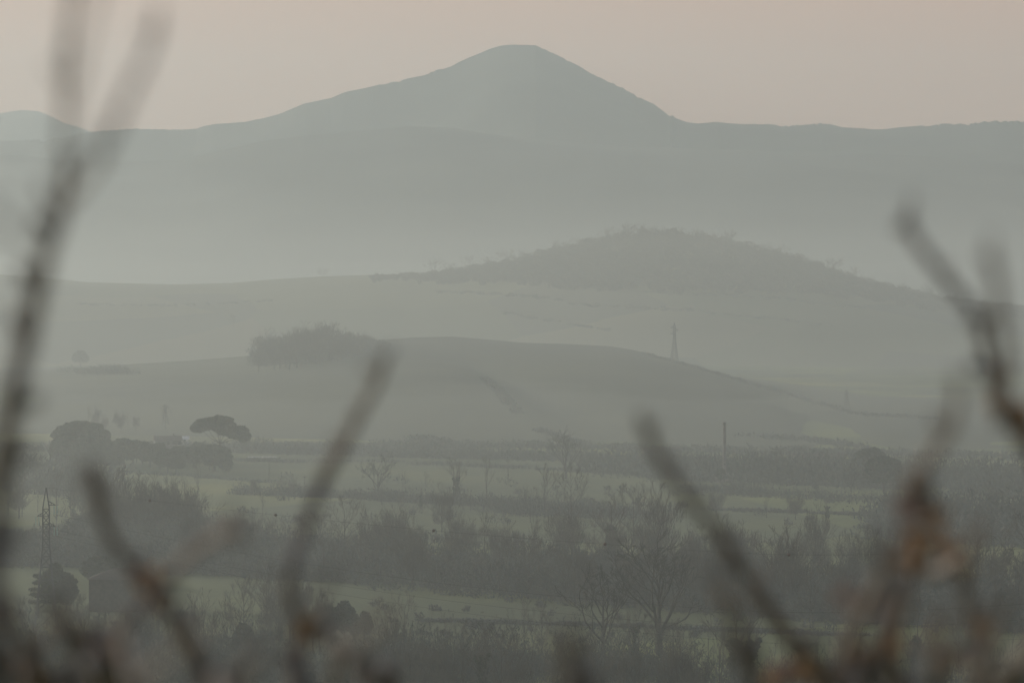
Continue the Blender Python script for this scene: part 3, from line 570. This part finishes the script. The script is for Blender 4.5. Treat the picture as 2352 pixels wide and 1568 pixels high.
# ------------------------------------------------------------------ pylons and wires
def pylon(loc, H, wb, wt, arms, label, th=0.09, rz=0, ins=True):
    """arms: (height, side, reach)"""
    o = thing('lattice_pylon', loc, label, 'pylon', rz=rz); G = Geo(); zs = [0]; hh = H * 0.86
    wid = lambda z: (wb + (wt - wb) * max(0.0, min(1, z / (H * 0.62))) ** 0.85) / 2 if z < hh else wt / 2 * max(0.03, (H - z) / (H - hh))
    while zs[-1] < hh - 0.5: zs.append(min(hh, zs[-1] + wid(zs[-1]) * 1.5 + 0.5))
    cs = [(-1, -1), (1, -1), (1, 1), (-1, 1)]
    for a in range(4):
        G.tube([(cs[a][0] * wid(z), cs[a][1] * wid(z), z) for z in [-0.6] + zs[1:] + [H]], [th] * (len(zs) + 1), 4)
        b = (a + 1) % 4
        for z0, z1 in zip(zs[:-1], zs[1:]):
            A0 = (cs[a][0] * wid(z0), cs[a][1] * wid(z0), z0); B1 = (cs[b][0] * wid(z1), cs[b][1] * wid(z1), z1)
            B0 = (cs[b][0] * wid(z0), cs[b][1] * wid(z0), z0); A1 = (cs[a][0] * wid(z1), cs[a][1] * wid(z1), z1)
            G.link(A0, B1, th * 0.6); G.link(B0, A1, th * 0.6); G.link(A1, B1, th * 0.6)
    G.build('mast', M['steel'], o)
    tips = []
    for (z, s, rc) in arms:
        A = Geo(); w0 = wid(z); tip = (s * rc, 0, z)
        for c in (-1, 1):
            A.link((s * w0, c * w0, z), tip, th * 0.8); A.link((s * w0 * 0.8, c * w0 * 0.8, z + rc * 0.42), tip, th * 0.8)
            for k in (0.35, 0.68): A.link((s * (w0 + (rc - w0) * k), c * w0 * (1 - k), z), (s * (w0 + (rc - w0) * k), c * w0 * (1 - k) * .8, z + rc * 0.42 * (1 - k)), th * 0.5)
        am = A.build('crossarm', M['steel'], o)
        if ins:
            for c in (-0.28, 0.28):
                I = Geo(); n = 19; I.tube([(tip[0] + c, 0, z - 0.1 - 1.65 * k / (n - 1)) for k in range(n)], [0.11 if k % 2 else 0.05 for k in range(n)], 8); I.build('insulator', M['glass'], am)
        tips.append((tip[0], 0, z - 1.8))
    return o, tips
pp = land(106, 1452); y0 = pp.y; vv = lambda v: px(1452 - v, y0)
PY, tips = pylon(pp, vv(1120), px(56, y0), px(15, y0), [(vv(1160), 1, px(22, y0)), (vv(1185), -1, px(20, y0)), (vv(1209), 1, px(22, y0))], 'tall steel lattice pylon with three short arms and green glass insulators at lower left', 0.085)
p2 = on(px(1549 - CX, 3720), 3720); h2 = -px(740 - 638, 3720) - p2.z
pylon(p2, h2, 4.6, 1.3, [(h2 * 0.86, -1, 2.9), (h2 * 0.79, 1, 2.9), (h2 * 0.70, -1, 2.9)], 'faint lattice pylon standing just behind the right shoulder of the grassy hill', 0.19, 0.3, False)
p3 = land(1945, 930, 2900); p3 = on(px(1945 - CX, 4300), 4300); h3 = -px(903 - 638, 4300) - p3.z; h3 = max(h3, 9) if h3 > 0 else 12
p3 = land(1945, 951, 2800); pylon(p3, px(50, p3.y), 3.4, 0.8, [(px(50, p3.y) * f, s, 1.7) for f, s in ((0.88, -1), (0.80, 1), (0.72, -1))], 'very faint small pylon on the right slope behind the grassy hill', 0.08, 0.5, False)
p4 = land(380, 975); pylon(p4, px(48, p4.y), 3.0, 0.8, [(px(48, p4.y) * f, s, 1.5) for f, s in ((0.88, -1), (0.80, 1), (0.72, -1))], 'very faint small pylon above the farmhouse left of the umbrella pine', 0.06, 0.2, False)
BALLS = [(344, 1149), (633, 1182), (996, 1218), (1390, 1249), (1812, 1273)]
Yb = [y0 - 58 * (i + 0.8) for i in range(5)]
W0 = [Vector((pp.x, pp.y, pp.z + vv(1120)))] + [at(u, v, y) for (u, v), y in zip(BALLS, Yb)]
dl = W0[-1] - W0[-2]; W0 += [W0[-1] + dl + Vector((0, 0, 2.2)), W0[-1] + dl * 2 + Vector((0, 0, 6))]
def wire(name, P, r, label, group=None):
    P = [np.array(p) for p in P]; Q = []
    for i in range(len(P) - 1):
        a, b, c, d = P[max(0, i - 1)], P[i], P[i + 1], P[min(len(P) - 1, i + 2)]
        for t in np.linspace(0, 1, 8, endpoint=False): Q.append(0.5 * (2 * b + (c - a) * t + (2 * a - 5 * b + 4 * c - d) * t * t + (3 * b - a - 3 * c + d) * t ** 3))
    Q.append(P[-1]); g = Geo(); g.tube(Q, [r] * len(Q), 5); o = g.build(name, M['wire']); return tag(o, label, 'wire', group)
wire('overhead_wire', W0, 0.014, 'topmost overhead wire from the pylon peak carrying the marker balls')
names = ['second from left', 'third from left', 'middle']
for i, ((u, v), y) in enumerate(zip(BALLS, Yb)):
    lab = ['leftmost small dark marker ball on the overhead wire', 'second marker ball from the left, in front of the left wood', 'third marker ball, above the middle of the dark wood', 'fourth marker ball, left of the biggest round-crowned tree', 'rightmost small dark marker ball on the overhead wire'][i]
    c = at(u, v, y); g = Geo(); th = np.linspace(-1, 1, 9); g.tube([(t * 0.26, 0, 0) for t in th], [max(0.04, 0.26 * math.sqrt(max(0, 1 - t * t))) for t in th], 12)
    o = g.build('marker_ball', M['ball']); o.location = c; tag(o, lab, 'marker ball', 'marker balls on the overhead wire')
for k, (t, lab) in enumerate(zip(tips, ('overhead wire hanging from the upper right arm of the pylon', 'overhead wire hanging from the left arm of the pylon', 'overhead wire hanging from the lower right arm of the pylon'))):
    s = Vector((pp.x + t[0], pp.y, pp.z + t[2])); off = s - W0[0]
    P = [s] + [W0[i] + off * (1.0 + 0.02 * i) + Vector((0, 0, -3.2 * math.sin(min(math.pi, i / 7 * math.pi)))) for i in range(1, 8)]
    wire('overhead_wire', P, 0.016, lab, 'conductor wires of the pylon')

# ------------------------------------------------------------------ telegraph poles in the valley
M['pole'] = mat('weathered_pole', (0.10, 0.09, 0.075), (0.14, 0.125, 0.105), 2.0, stretch=(1, 1, 0.2))
pt = None
for i, (u, vt, vb) in enumerate(((700, 1100, 1150), (1055, 1070, 1112), (1167, 1062, 1108), (1256, 1080, 1118), (618, 1072, 1108))):
    p = land(u, vb); h = 7.5
    if pt is None:
        pt = thing('telegraph_pole', p, '', 'pole', 'telegraph poles across the valley fields'); g = Geo(); g.tube([(0, 0, -0.5), (0, 0, 4), (0, 0, 7.5)], [0.14, 0.12, 0.09], 8); g.build('post', M['pole'], pt)
        g = Geo(); bxg(g, -0.75, 0.75, -0.06, 0.06, 6.95, 7.1); g.build('crossarm', M['pole'], pt); o = pt
    else: o = dup(pt, p, 0.1, 1, '', 'telegraph poles across the valley fields')
    o['label'] = ['thin telegraph pole just left of the long centre twig', 'thin telegraph pole near the ivy tree on the mid-valley hedge', 'thin telegraph pole on the pale far field strip in the centre', 'rightmost thin telegraph pole of the far field strip', 'leftmost thin telegraph pole, right of the pine grove'][i]

# ------------------------------------------------------------------ blurred shrubs in front of the camera
M['shrub_bark'] = mat('shrub_bark', (0.17, 0.15, 0.13), (0.34, 0.30, 0.26), 55.0, bump=0.4, stretch=(1, 1, 0.4))
M['bud'] = mat('rusty_buds', (0.36, 0.20, 0.095), (0.66, 0.42, 0.23), 90.0)
M['pink_bud'] = mat('pinkish_buds', (0.38, 0.24, 0.18), (0.60, 0.42, 0.33), 90.0)
def spline(P, n=7):
    P = [np.array(p, float) for p in P]; Q = []
    for i in range(len(P) - 1):
        a, b, c, d = P[max(0, i - 1)], P[i], P[i + 1], P[min(len(P) - 1, i + 2)]
        for t in np.linspace(0, 1, n, endpoint=False): Q.append(0.5 * (2 * b + (c - a) * t + (2 * a - 5 * b + 4 * c - d) * t * t + (3 * b - a - 3 * c + d) * t ** 3))
    Q.append(P[-1]); return np.array(Q)
def shrub(label, base_uv, base_y, branches, buds, seed):
    bx = px(base_uv - CX, base_y); bz = float(ground_z(bx, base_y)); rs = np.random.RandomState(seed)
    o = thing('bare_shrub', (bx, base_y, bz), label, 'shrub'); off = np.array((bx, base_y, bz))
    G = Geo(); top = np.array((0, 0, -bz * 0.35))
    G.tube(spline([(0, 0, -0.15), (0.01, 0, 0.25), (0.0, 0.01, 0.5), top]), np.linspace(0.03, 0.02, 22), 10); G.build('trunk', M['shrub_bark'], o, True)
    for br in branches:                # (points [(u, v, depth, width px)], rooted?)
        pts, rooted = br; P = [np.array(at(u, v, d)) - off for u, v, d, w_ in pts]; W_ = [px(w_ * (0.80 + 0.42 * float(smooth((v - 1330) / 160))), d) / 2 for u, v, d, w_ in pts]
        if rooted:                     # listed tip first, runs down to the trunk
            e = P[-1]; P += [e * 0.66 + top * 0.34 + np.array((0, 0, -0.10)), e * 0.25 + top * 0.75 + np.array((0, 0, -0.12)), top - np.array((0, 0, 0.05))]; W_ += [W_[-1] * 1.15, W_[-1] * 1.5, W_[-1] * 2.0]
        Q = spline(P, 9); rr = np.interp(np.linspace(0, 1, len(Q)), np.linspace(0, 1, len(W_)), W_)
        rr = rr * (1 + 0.10 * rs.uniform(-1, 1, len(rr))); k = np.arange(len(rr)); rr = rr * (1 + 0.18 * np.exp(-((k % 11) - 5) ** 2 / 1.5)); rr[0] *= 0.45
        g = Geo(); g.tube(Q, rr, 10); b = g.build('branch', M['shrub_bark'], o, True)
        for j in range(6, len(Q) - 26 if rooted else len(Q) - 8, 17):       # short spurs tipped with a bud
            n = rs.normal(size=3); n[1] *= .3; n[2] = abs(n[2]) + 0.5; n /= np.linalg.norm(n); L = rs.uniform(0.006, 0.015); c = Q[j]
            g = Geo(); t = np.linspace(0, 1, 8); g.tube([c + n * L * x + np.array((0, 0, L * 0.3 * x * x)) for x in t], [rr[j] * (0.5 - 0.15 * x) * (1 + 0.7 * math.exp(-((x - 0.86) / 0.1) ** 2)) for x in t], 8); g.build('spur', M['shrub_bark'], b, True)
        for j in range(4, len(Q) - 14 if rooted else len(Q) - 1, 11):       # side buds at the nodes
            n = rs.normal(size=3); n[1] *= .4; n /= np.linalg.norm(n); c = Q[j + 1] + n * rr[j] * 1.3; L = rr[j] * rs.uniform(1.5, 2.4); d = n + np.array((0, 0, .8)); d /= np.linalg.norm(d)
            g = Geo(); t = np.linspace(0, 1, 7); g.tube([c + d * L * x for x in t], [max(1e-4, L * 0.36 * math.sin(math.pi * (0.12 + 0.86 * x))) for x in t], 8); g.build('bud', M['shrub_bark'], b, True)
    for (u, v, d, rpx, kind) in buds:  # a tuft of bud scales and dry leaves
        c = np.array(at(u, v, d)) - off; R_ = px(rpx * 1.15, d); g = Geo(); n = 26
        for j in range(n):
            n_ = rs.normal(size=3); n_ /= np.linalg.norm(n_); s = c + n_ * R_ * rs.uniform(0.1, 0.55); dd = n_ + np.array((0, 0, 0.6)); dd /= np.linalg.norm(dd); L = R_ * rs.uniform(0.5, 0.9); t = np.linspace(0, 1, 6)
            g.tube([s + dd * L * x for x in t], [max(1e-4, L * 0.30 * math.sin(math.pi * (0.1 + 0.88 * x))) for x in t], 7)
        g.build('bud_cluster', M[kind], o, True)
    return o
shrub('blurred shrub with one very long forked branch up the left edge', -120, 2.9, [
  ([(168, -60, 2.3, 13), (160, 20, 2.35, 15), (150, 130, 2.4, 19), (148, 250, 2.45, 21), (146, 350, 2.5, 24), (148, 420, 2.55, 34), (140, 480, 2.6, 50), (112, 560, 2.6, 46), (88, 660, 2.65, 50), (60, 780, 2.7, 56), (32, 890, 2.7, 60), (14, 990, 2.75, 62), (0, 1120, 2.8, 62), (-12, 1300, 2.8, 62), (-30, 1500, 2.8, 62)], True),
  ([(362, 40, 2.5, 26), (345, 110, 2.4, 20), (300, 200, 2.3, 20), (270, 280, 2.3, 24), (235, 350, 2.3, 22), (195, 420, 2.4, 20), (145, 475, 2.6, 20)], False),
  ([(215, -80, 1.5, 24), (190, 60, 1.7, 20), (165, 200, 2.0, 18), (148, 330, 2.4, 16)], False),
  ([(-20, 520, 1.7, 26), (30, 530, 1.8, 20), (95, 580, 2.5, 12)], False)],
  [(0, 1285, 2.9, 18, 'bud'), (20, 1000, 2.8, 26, 'bud'), (158, 400, 2.55, 16, 'bud')], 1)
shrub('blurred shrub at lower left whose twigs cross below the pylon, rusty bud at the crossing', 330, 3.9, [
  ([(212, 1068, 3.3, 30), (222, 1120, 3.4, 38), (230, 1180, 3.5, 30), (262, 1245, 3.6, 30), (305, 1300, 3.7, 30), (345, 1350, 3.8, 34), (392, 1420, 3.9, 34), (440, 1490, 4.0, 34), (500, 1590, 4.0, 36), (540, 1680, 4.0, 40)], True),
  ([(552, 1205, 2.9, 34), (500, 1232, 3.0, 34), (440, 1270, 3.1, 32), (395, 1315, 3.3, 28), (350, 1362, 3.8, 18)], False),
  ([(345, 1370, 3.8, 22), (290, 1420, 3.7, 20), (235, 1460, 3.6, 24), (208, 1500, 3.6, 26), (222, 1590, 3.7, 34), (250, 1700, 3.8, 40)], True),
  ([(-20, 1370, 3.2, 24), (30, 1430, 3.3, 28), (75, 1500, 3.4, 28), (125, 1590, 3.5, 34), (180, 1700, 3.6, 36)], True),
  ([(395, 1345, 3.0, 30), (370, 1400, 3.0, 26), (395, 1345, 3.0, 20)], False),
  ([(475, 1440, 2.2, 14), (400, 1500, 2.3, 18), (320, 1570, 2.5, 22), (280, 1660, 2.8, 26)], True),
  ([(600, 1500, 2.6, 18), (560, 1545, 2.7, 22), (530, 1620, 2.9, 26), (480, 1720, 3.2, 26)], True),
  ([(100, 1360, 3.0, 20), (150, 1420, 3.2, 24), (210, 1500, 3.4, 30), (290, 1600, 3.6, 34), (330, 1700, 3.8, 36)], True),
  ([(285, 1425, 3.5, 18), (262, 1490, 3.6, 24), (268, 1560, 3.6, 28), (300, 1700, 3.8, 34)], True),
  ([(-30, 1440, 2.7, 20), (10, 1500, 2.9, 24), (30, 1580, 3.1, 28), (90, 1720, 3.4, 30)], True),
  ([(20, 1500, 3.4, 24), (60, 1545, 3.4, 26), (110, 1620, 3.5, 30), (170, 1720, 3.6, 30)], True),
  ([(120, 1400, 2.6, 12), (150, 1480, 2.8, 16), (185, 1560, 3.0, 20), (230, 1680, 3.4, 24)], True)],
  [(345, 1335, 3.8, 36, 'bud'), (372, 1385, 3.8, 26, 'bud'), (205, 1478, 3.6, 26, 'bud'), (232, 1490, 3.5, 18, 'pink_bud'), (5, 1395, 3.2, 22, 'bud'), (38, 1520, 3.3, 18, 'bud'), (318, 1312, 3.7, 20, 'pink_bud'), (70, 1555, 3.2, 20, 'bud'), (150, 1430, 3.1, 16, 'pink_bud'), (268, 1500, 3.5, 16, 'bud'), (100, 1470, 3.0, 14, 'bud')], 2)
shrub('blurred shrub with a single straight twig leaning right, in the centre left', 760, 4.1, [
  ([(880, 822, 3.3, 26), (862, 880, 3.4, 28), (825, 950, 3.6, 26), (790, 1015, 3.7, 32), (752, 1080, 3.8, 38), (722, 1150, 3.8, 30), (692, 1230, 3.8, 32), (670, 1310, 3.7, 30), (668, 1380, 3.8, 24), (690, 1450, 4.0, 26), (684, 1520, 4.0, 34), (690, 1620, 4.0, 36), (720, 1720, 4.0, 38)], True),
  ([(705, 1440, 3.9, 18), (760, 1475, 3.9, 20), (815, 1510, 3.9, 24), (865, 1565, 3.9, 26), (900, 1680, 4.0, 28)], True),
  ([(905, 1395, 2.3, 12), (850, 1450, 2.5, 16), (800, 1520, 2.8, 18), (770, 1640, 3.4, 22)], True),
  ([(748, 1310, 2.6, 16), (742, 1360, 2.8, 14), (720, 1430, 3.6, 12)], False)],
  [(708, 1440, 3.9, 28, 'bud'), (725, 1418, 3.9, 16, 'pink_bud'), (845, 1560, 3.9, 22, 'pink_bud'), (690, 1500, 4.0, 14, 'bud')], 3)
shrub('blurred shrub with a long twig sloping down to the right, in the centre right', 1760, 4.0, [
  ([(1472, 955, 3.2, 24), (1492, 1005, 3.3, 28), (1530, 1075, 3.4, 28), (1580, 1145, 3.5, 28), (1635, 1205, 3.6, 30), (1675, 1262, 3.7, 36), (1720, 1330, 3.8, 32), (1775, 1410, 3.9, 32), (1830, 1490, 4.0, 32), (1880, 1570, 4.0, 36), (1900, 1680, 4.0, 38)], True),
  ([(1635, 1290, 2.9, 16), (1660, 1350, 2.9, 26), (1690, 1430, 3.0, 28), (1705, 1520, 3.1, 26), (1735, 1650, 3.4, 28)], True),
  ([(1295, 1455, 2.4, 26), (1308, 1520, 2.5, 34), (1312, 1600, 2.6, 36), (1380, 1740, 3.2, 36)], True)],
  [(1800, 1548, 3.9, 30, 'pink_bud'), (1850, 1545, 3.9, 34, 'bud'), (1668, 1365, 2.9, 18, 'bud'), (1890, 1575, 4.0, 26, 'bud'), (1775, 1575, 3.9, 24, 'bud')], 4)
shrub('blurred knotty shrub with rusty bud tufts at the lower right', 2130, 3.8, [
  ([(2205, 865, 2.5, 22), (2196, 930, 2.7, 26), (2178, 990, 2.9, 34), (2140, 1040, 3.1, 30), (2112, 1100, 3.3, 38), (2140, 1160, 3.6, 36), (2128, 1220, 3.7, 34), (2118, 1290, 3.8, 36), (2055, 1370, 3.8, 34), (2035, 1440, 3.8, 34), (2020, 1540, 3.8, 34), (2060, 1680, 3.8, 38)], True),
  ([(2258, 1205, 3.0, 20), (2232, 1250, 3.2, 30), (2200, 1290, 3.5, 34), (2140, 1310, 3.8, 34), (2095, 1290, 3.8, 30)], False),
  ([(2215, 1290, 3.5, 26), (2222, 1370, 3.6, 28), (2240, 1450, 3.7, 30), (2238, 1510, 3.7, 40), (2262, 1600, 3.8, 34), (2220, 1720, 3.8, 36)], True),
  ([(1985, 1240, 2.7, 16), (2030, 1290, 3.1, 28), (2015, 1350, 3.4, 40), (1970, 1430, 3.6, 30), (1945, 1520, 3.8, 32), (1990, 1660, 3.8, 36)], True),
  ([(2300, 1380, 2.9, 16), (2285, 1450, 3.1, 22), (2262, 1530, 3.3, 26), (2240, 1700, 3.6, 30)], True),
  ([(2180, 1400, 2.8, 16), (2160, 1470, 3.0, 20), (2150, 1550, 3.3, 26), (2150, 1700, 3.6, 30)], True),
  ([(1840, 1470, 3.0, 18), (1880, 1520, 3.1, 24), (1930, 1600, 3.3, 28), (2010, 1700, 3.6, 30)], True),
  ([(2080, 1350, 3.2, 22), (2065, 1430, 3.4, 30), (2052, 1500, 3.5, 30), (2070, 1600, 3.6, 32), (2100, 1720, 3.7, 34)], True),
  ([(2130, 1140, 3.6, 26), (2080, 1190, 3.6, 24), (2060, 1260, 3.6, 22), (2028, 1320, 3.6, 24)], False)],
  [(2105, 1115, 3.4, 26, 'bud'), (2150, 1190, 3.6, 26, 'bud'), (2085, 1185, 3.4, 24, 'pink_bud'), (2105, 1240, 3.7, 28, 'bud'), (2110, 1300, 3.8, 30, 'bud'), (2205, 1285, 3.5, 26, 'bud'), (1945, 1375, 3.0, 26, 'pink_bud'), (2248, 1440, 3.6, 18, 'bud'), (2240, 1500, 3.7, 26, 'bud'), (2185, 1510, 3.3, 24, 'pink_bud'), (2050, 1480, 3.4, 22, 'bud'), (2160, 1530, 3.5, 20, 'bud'), (2075, 1150, 3.2, 22, 'pink_bud'), (2170, 1250, 3.5, 24, 'bud'), (1935, 1545, 3.2, 26, 'pink_bud'), (2130, 1480, 3.0, 18, 'pink_bud'), (2070, 1290, 3.2, 20, 'bud'), (2275, 1460, 3.2, 18, 'bud'), (2160, 1440, 3.0, 16, 'pink_bud'), (2030, 1400, 3.2, 18, 'pink_bud'), (1990, 1500, 3.3, 20, 'bud')], 5)
shrub('blurred shrub leaning in from the right edge with two upright twigs', 2440, 3.4, [
  ([(2078, 490, 3.0, 34), (2098, 545, 3.0, 32), (2145, 605, 3.0, 26), (2195, 665, 3.1, 28), (2240, 725, 3.1, 30), (2262, 800, 3.2, 34), (2282, 890, 3.2, 40), (2330, 980, 3.3, 44), (2400, 1100, 3.4, 44), (2440, 1300, 3.4, 44)], True),
  ([(2275, 580, 2.5, 28), (2288, 650, 2.6, 32), (2298, 740, 2.8, 30), (2312, 830, 3.0, 26), (2300, 900, 3.2, 22)], False),
  ([(2420, 1440, 3.0, 40), (2350, 1520, 3.1, 44), (2290, 1600, 3.2, 44), (2340, 1720, 3.3, 44)], True)],
  [(2300, 862, 3.2, 26, 'bud'), (2345, 950, 3.3, 34, 'bud'), (2350, 985, 3.3, 30, 'bud'), (2285, 925, 3.2, 20, 'bud')], 6)


# ------------------------------------------------------------------ the air
def box(name, x0, x1, y0, y1, z0, z1, m):
    V = [(x, y, z) for x in (x0, x1) for y in (y0, y1) for z in (z0, z1)]
    return mesh(name, V, [(0, 1, 3, 2), (4, 6, 7, 5), (0, 4, 5, 1), (2, 3, 7, 6), (0, 2, 6, 4), (1, 5, 7, 3)], m)
HC = (0.88, 0.935, 0.865); HA = (0.81, 0.93, 0.915)
tag(box('haze', -6500, 6500, -300, 18500, -105, 720, volume('haze_air', 0.94e-4, HA, 0.45)), 'pale even haze filling the air', 'haze', kind='stuff')
def mist(name, label, ys, base, topf, m, us=(-1500, 3900), nx=40, ny=40):
    def ft(a, b):
        u = us[0] + a * (us[1] - us[0]); y = ys[0] + b * (ys[1] - ys[0])
        e = smooth(b / 0.12) * smooth((1 - b) / 0.12) * smooth(a / 0.05) * smooth((1 - a) / 0.05)
        return (u - CX) / F * y, y, base + 0.5 + (topf(u, b) - base) * e
    def fb(a, b):
        u = us[0] + a * (us[1] - us[0]); y = ys[0] + b * (ys[1] - ys[0])
        return (u - CX) / F * y, y, base + 0 * u
    V1, Q1 = grid(nx, ny, ft); V2, Q2 = grid(nx, ny, fb)
    n = nx * ny; i = np.arange(n).reshape(ny, nx)
    loop = list(i[0, :]) + list(i[1:, -1]) + list(i[-1, -2::-1]) + list(i[-2:0:-1, 0])
    S = [(loop[k], loop[k - 1], loop[k - 1] + n, loop[k] + n) for k in range(len(loop))]
    Q = np.concatenate([Q1, Q2[:, ::-1] + n, np.array(S)])
    o = mesh(name, np.concatenate([V1, V2]), Q, m); return tag(o, label, 'mist', kind='stuff')
mist('mist', 'thin mist filling the air between the valley and the far hills', (-250, 5900), -98, lambda u, b: 62 - 34 * b + 0 * u, volume('thin_mist', 1.55e-4, HC, 0.45))
mist('mist', 'low mist lying over the near valley floor', (950, 2650), -98, lambda u, b: -60 + (22 + 13 * fbm(u / 420, b * 4, 4, 4)) * np.sin(np.pi * b), volume('valley_mist', 1.25e-4, HC, 0.45), nx=120, ny=60)
mist('mist', 'low mist lying over the far valley floor', (1300, 3250), -97, lambda u, b: -60 + (18 + 20 * fbm(u / 520 + 7, b * 3 + 2, 4, 14)) * np.sin(np.pi * b), volume('low_mist', 0.5e-4, HC, 0.45), nx=120, ny=60)
mist('mist', 'mist in the hollow behind the grassy hill', (3450, 5850), -98, lambda u, b: -66 + (100 * b ** 1.5 + 22 * b * fbm(u / 420, b * 3, 3, 8)) * (1 - 0.4 * smooth((u - 1400) / 600)), volume('hollow_mist', 3.0e-4, HC, 0.45))
mist('mist', 'bright fog bank between the wooded hill and the mountain', (6000, 10400), -100, lambda u, b: (12 + 235 * b ** 2.2) * (1.12 - 0.2 * u / 2352) * (1 + 0.22 * b * fbm(u / 700, b * 3, 3, 21)), volume('fog_bank', 3.0e-4, HC, 0.45), nx=110, ny=60)
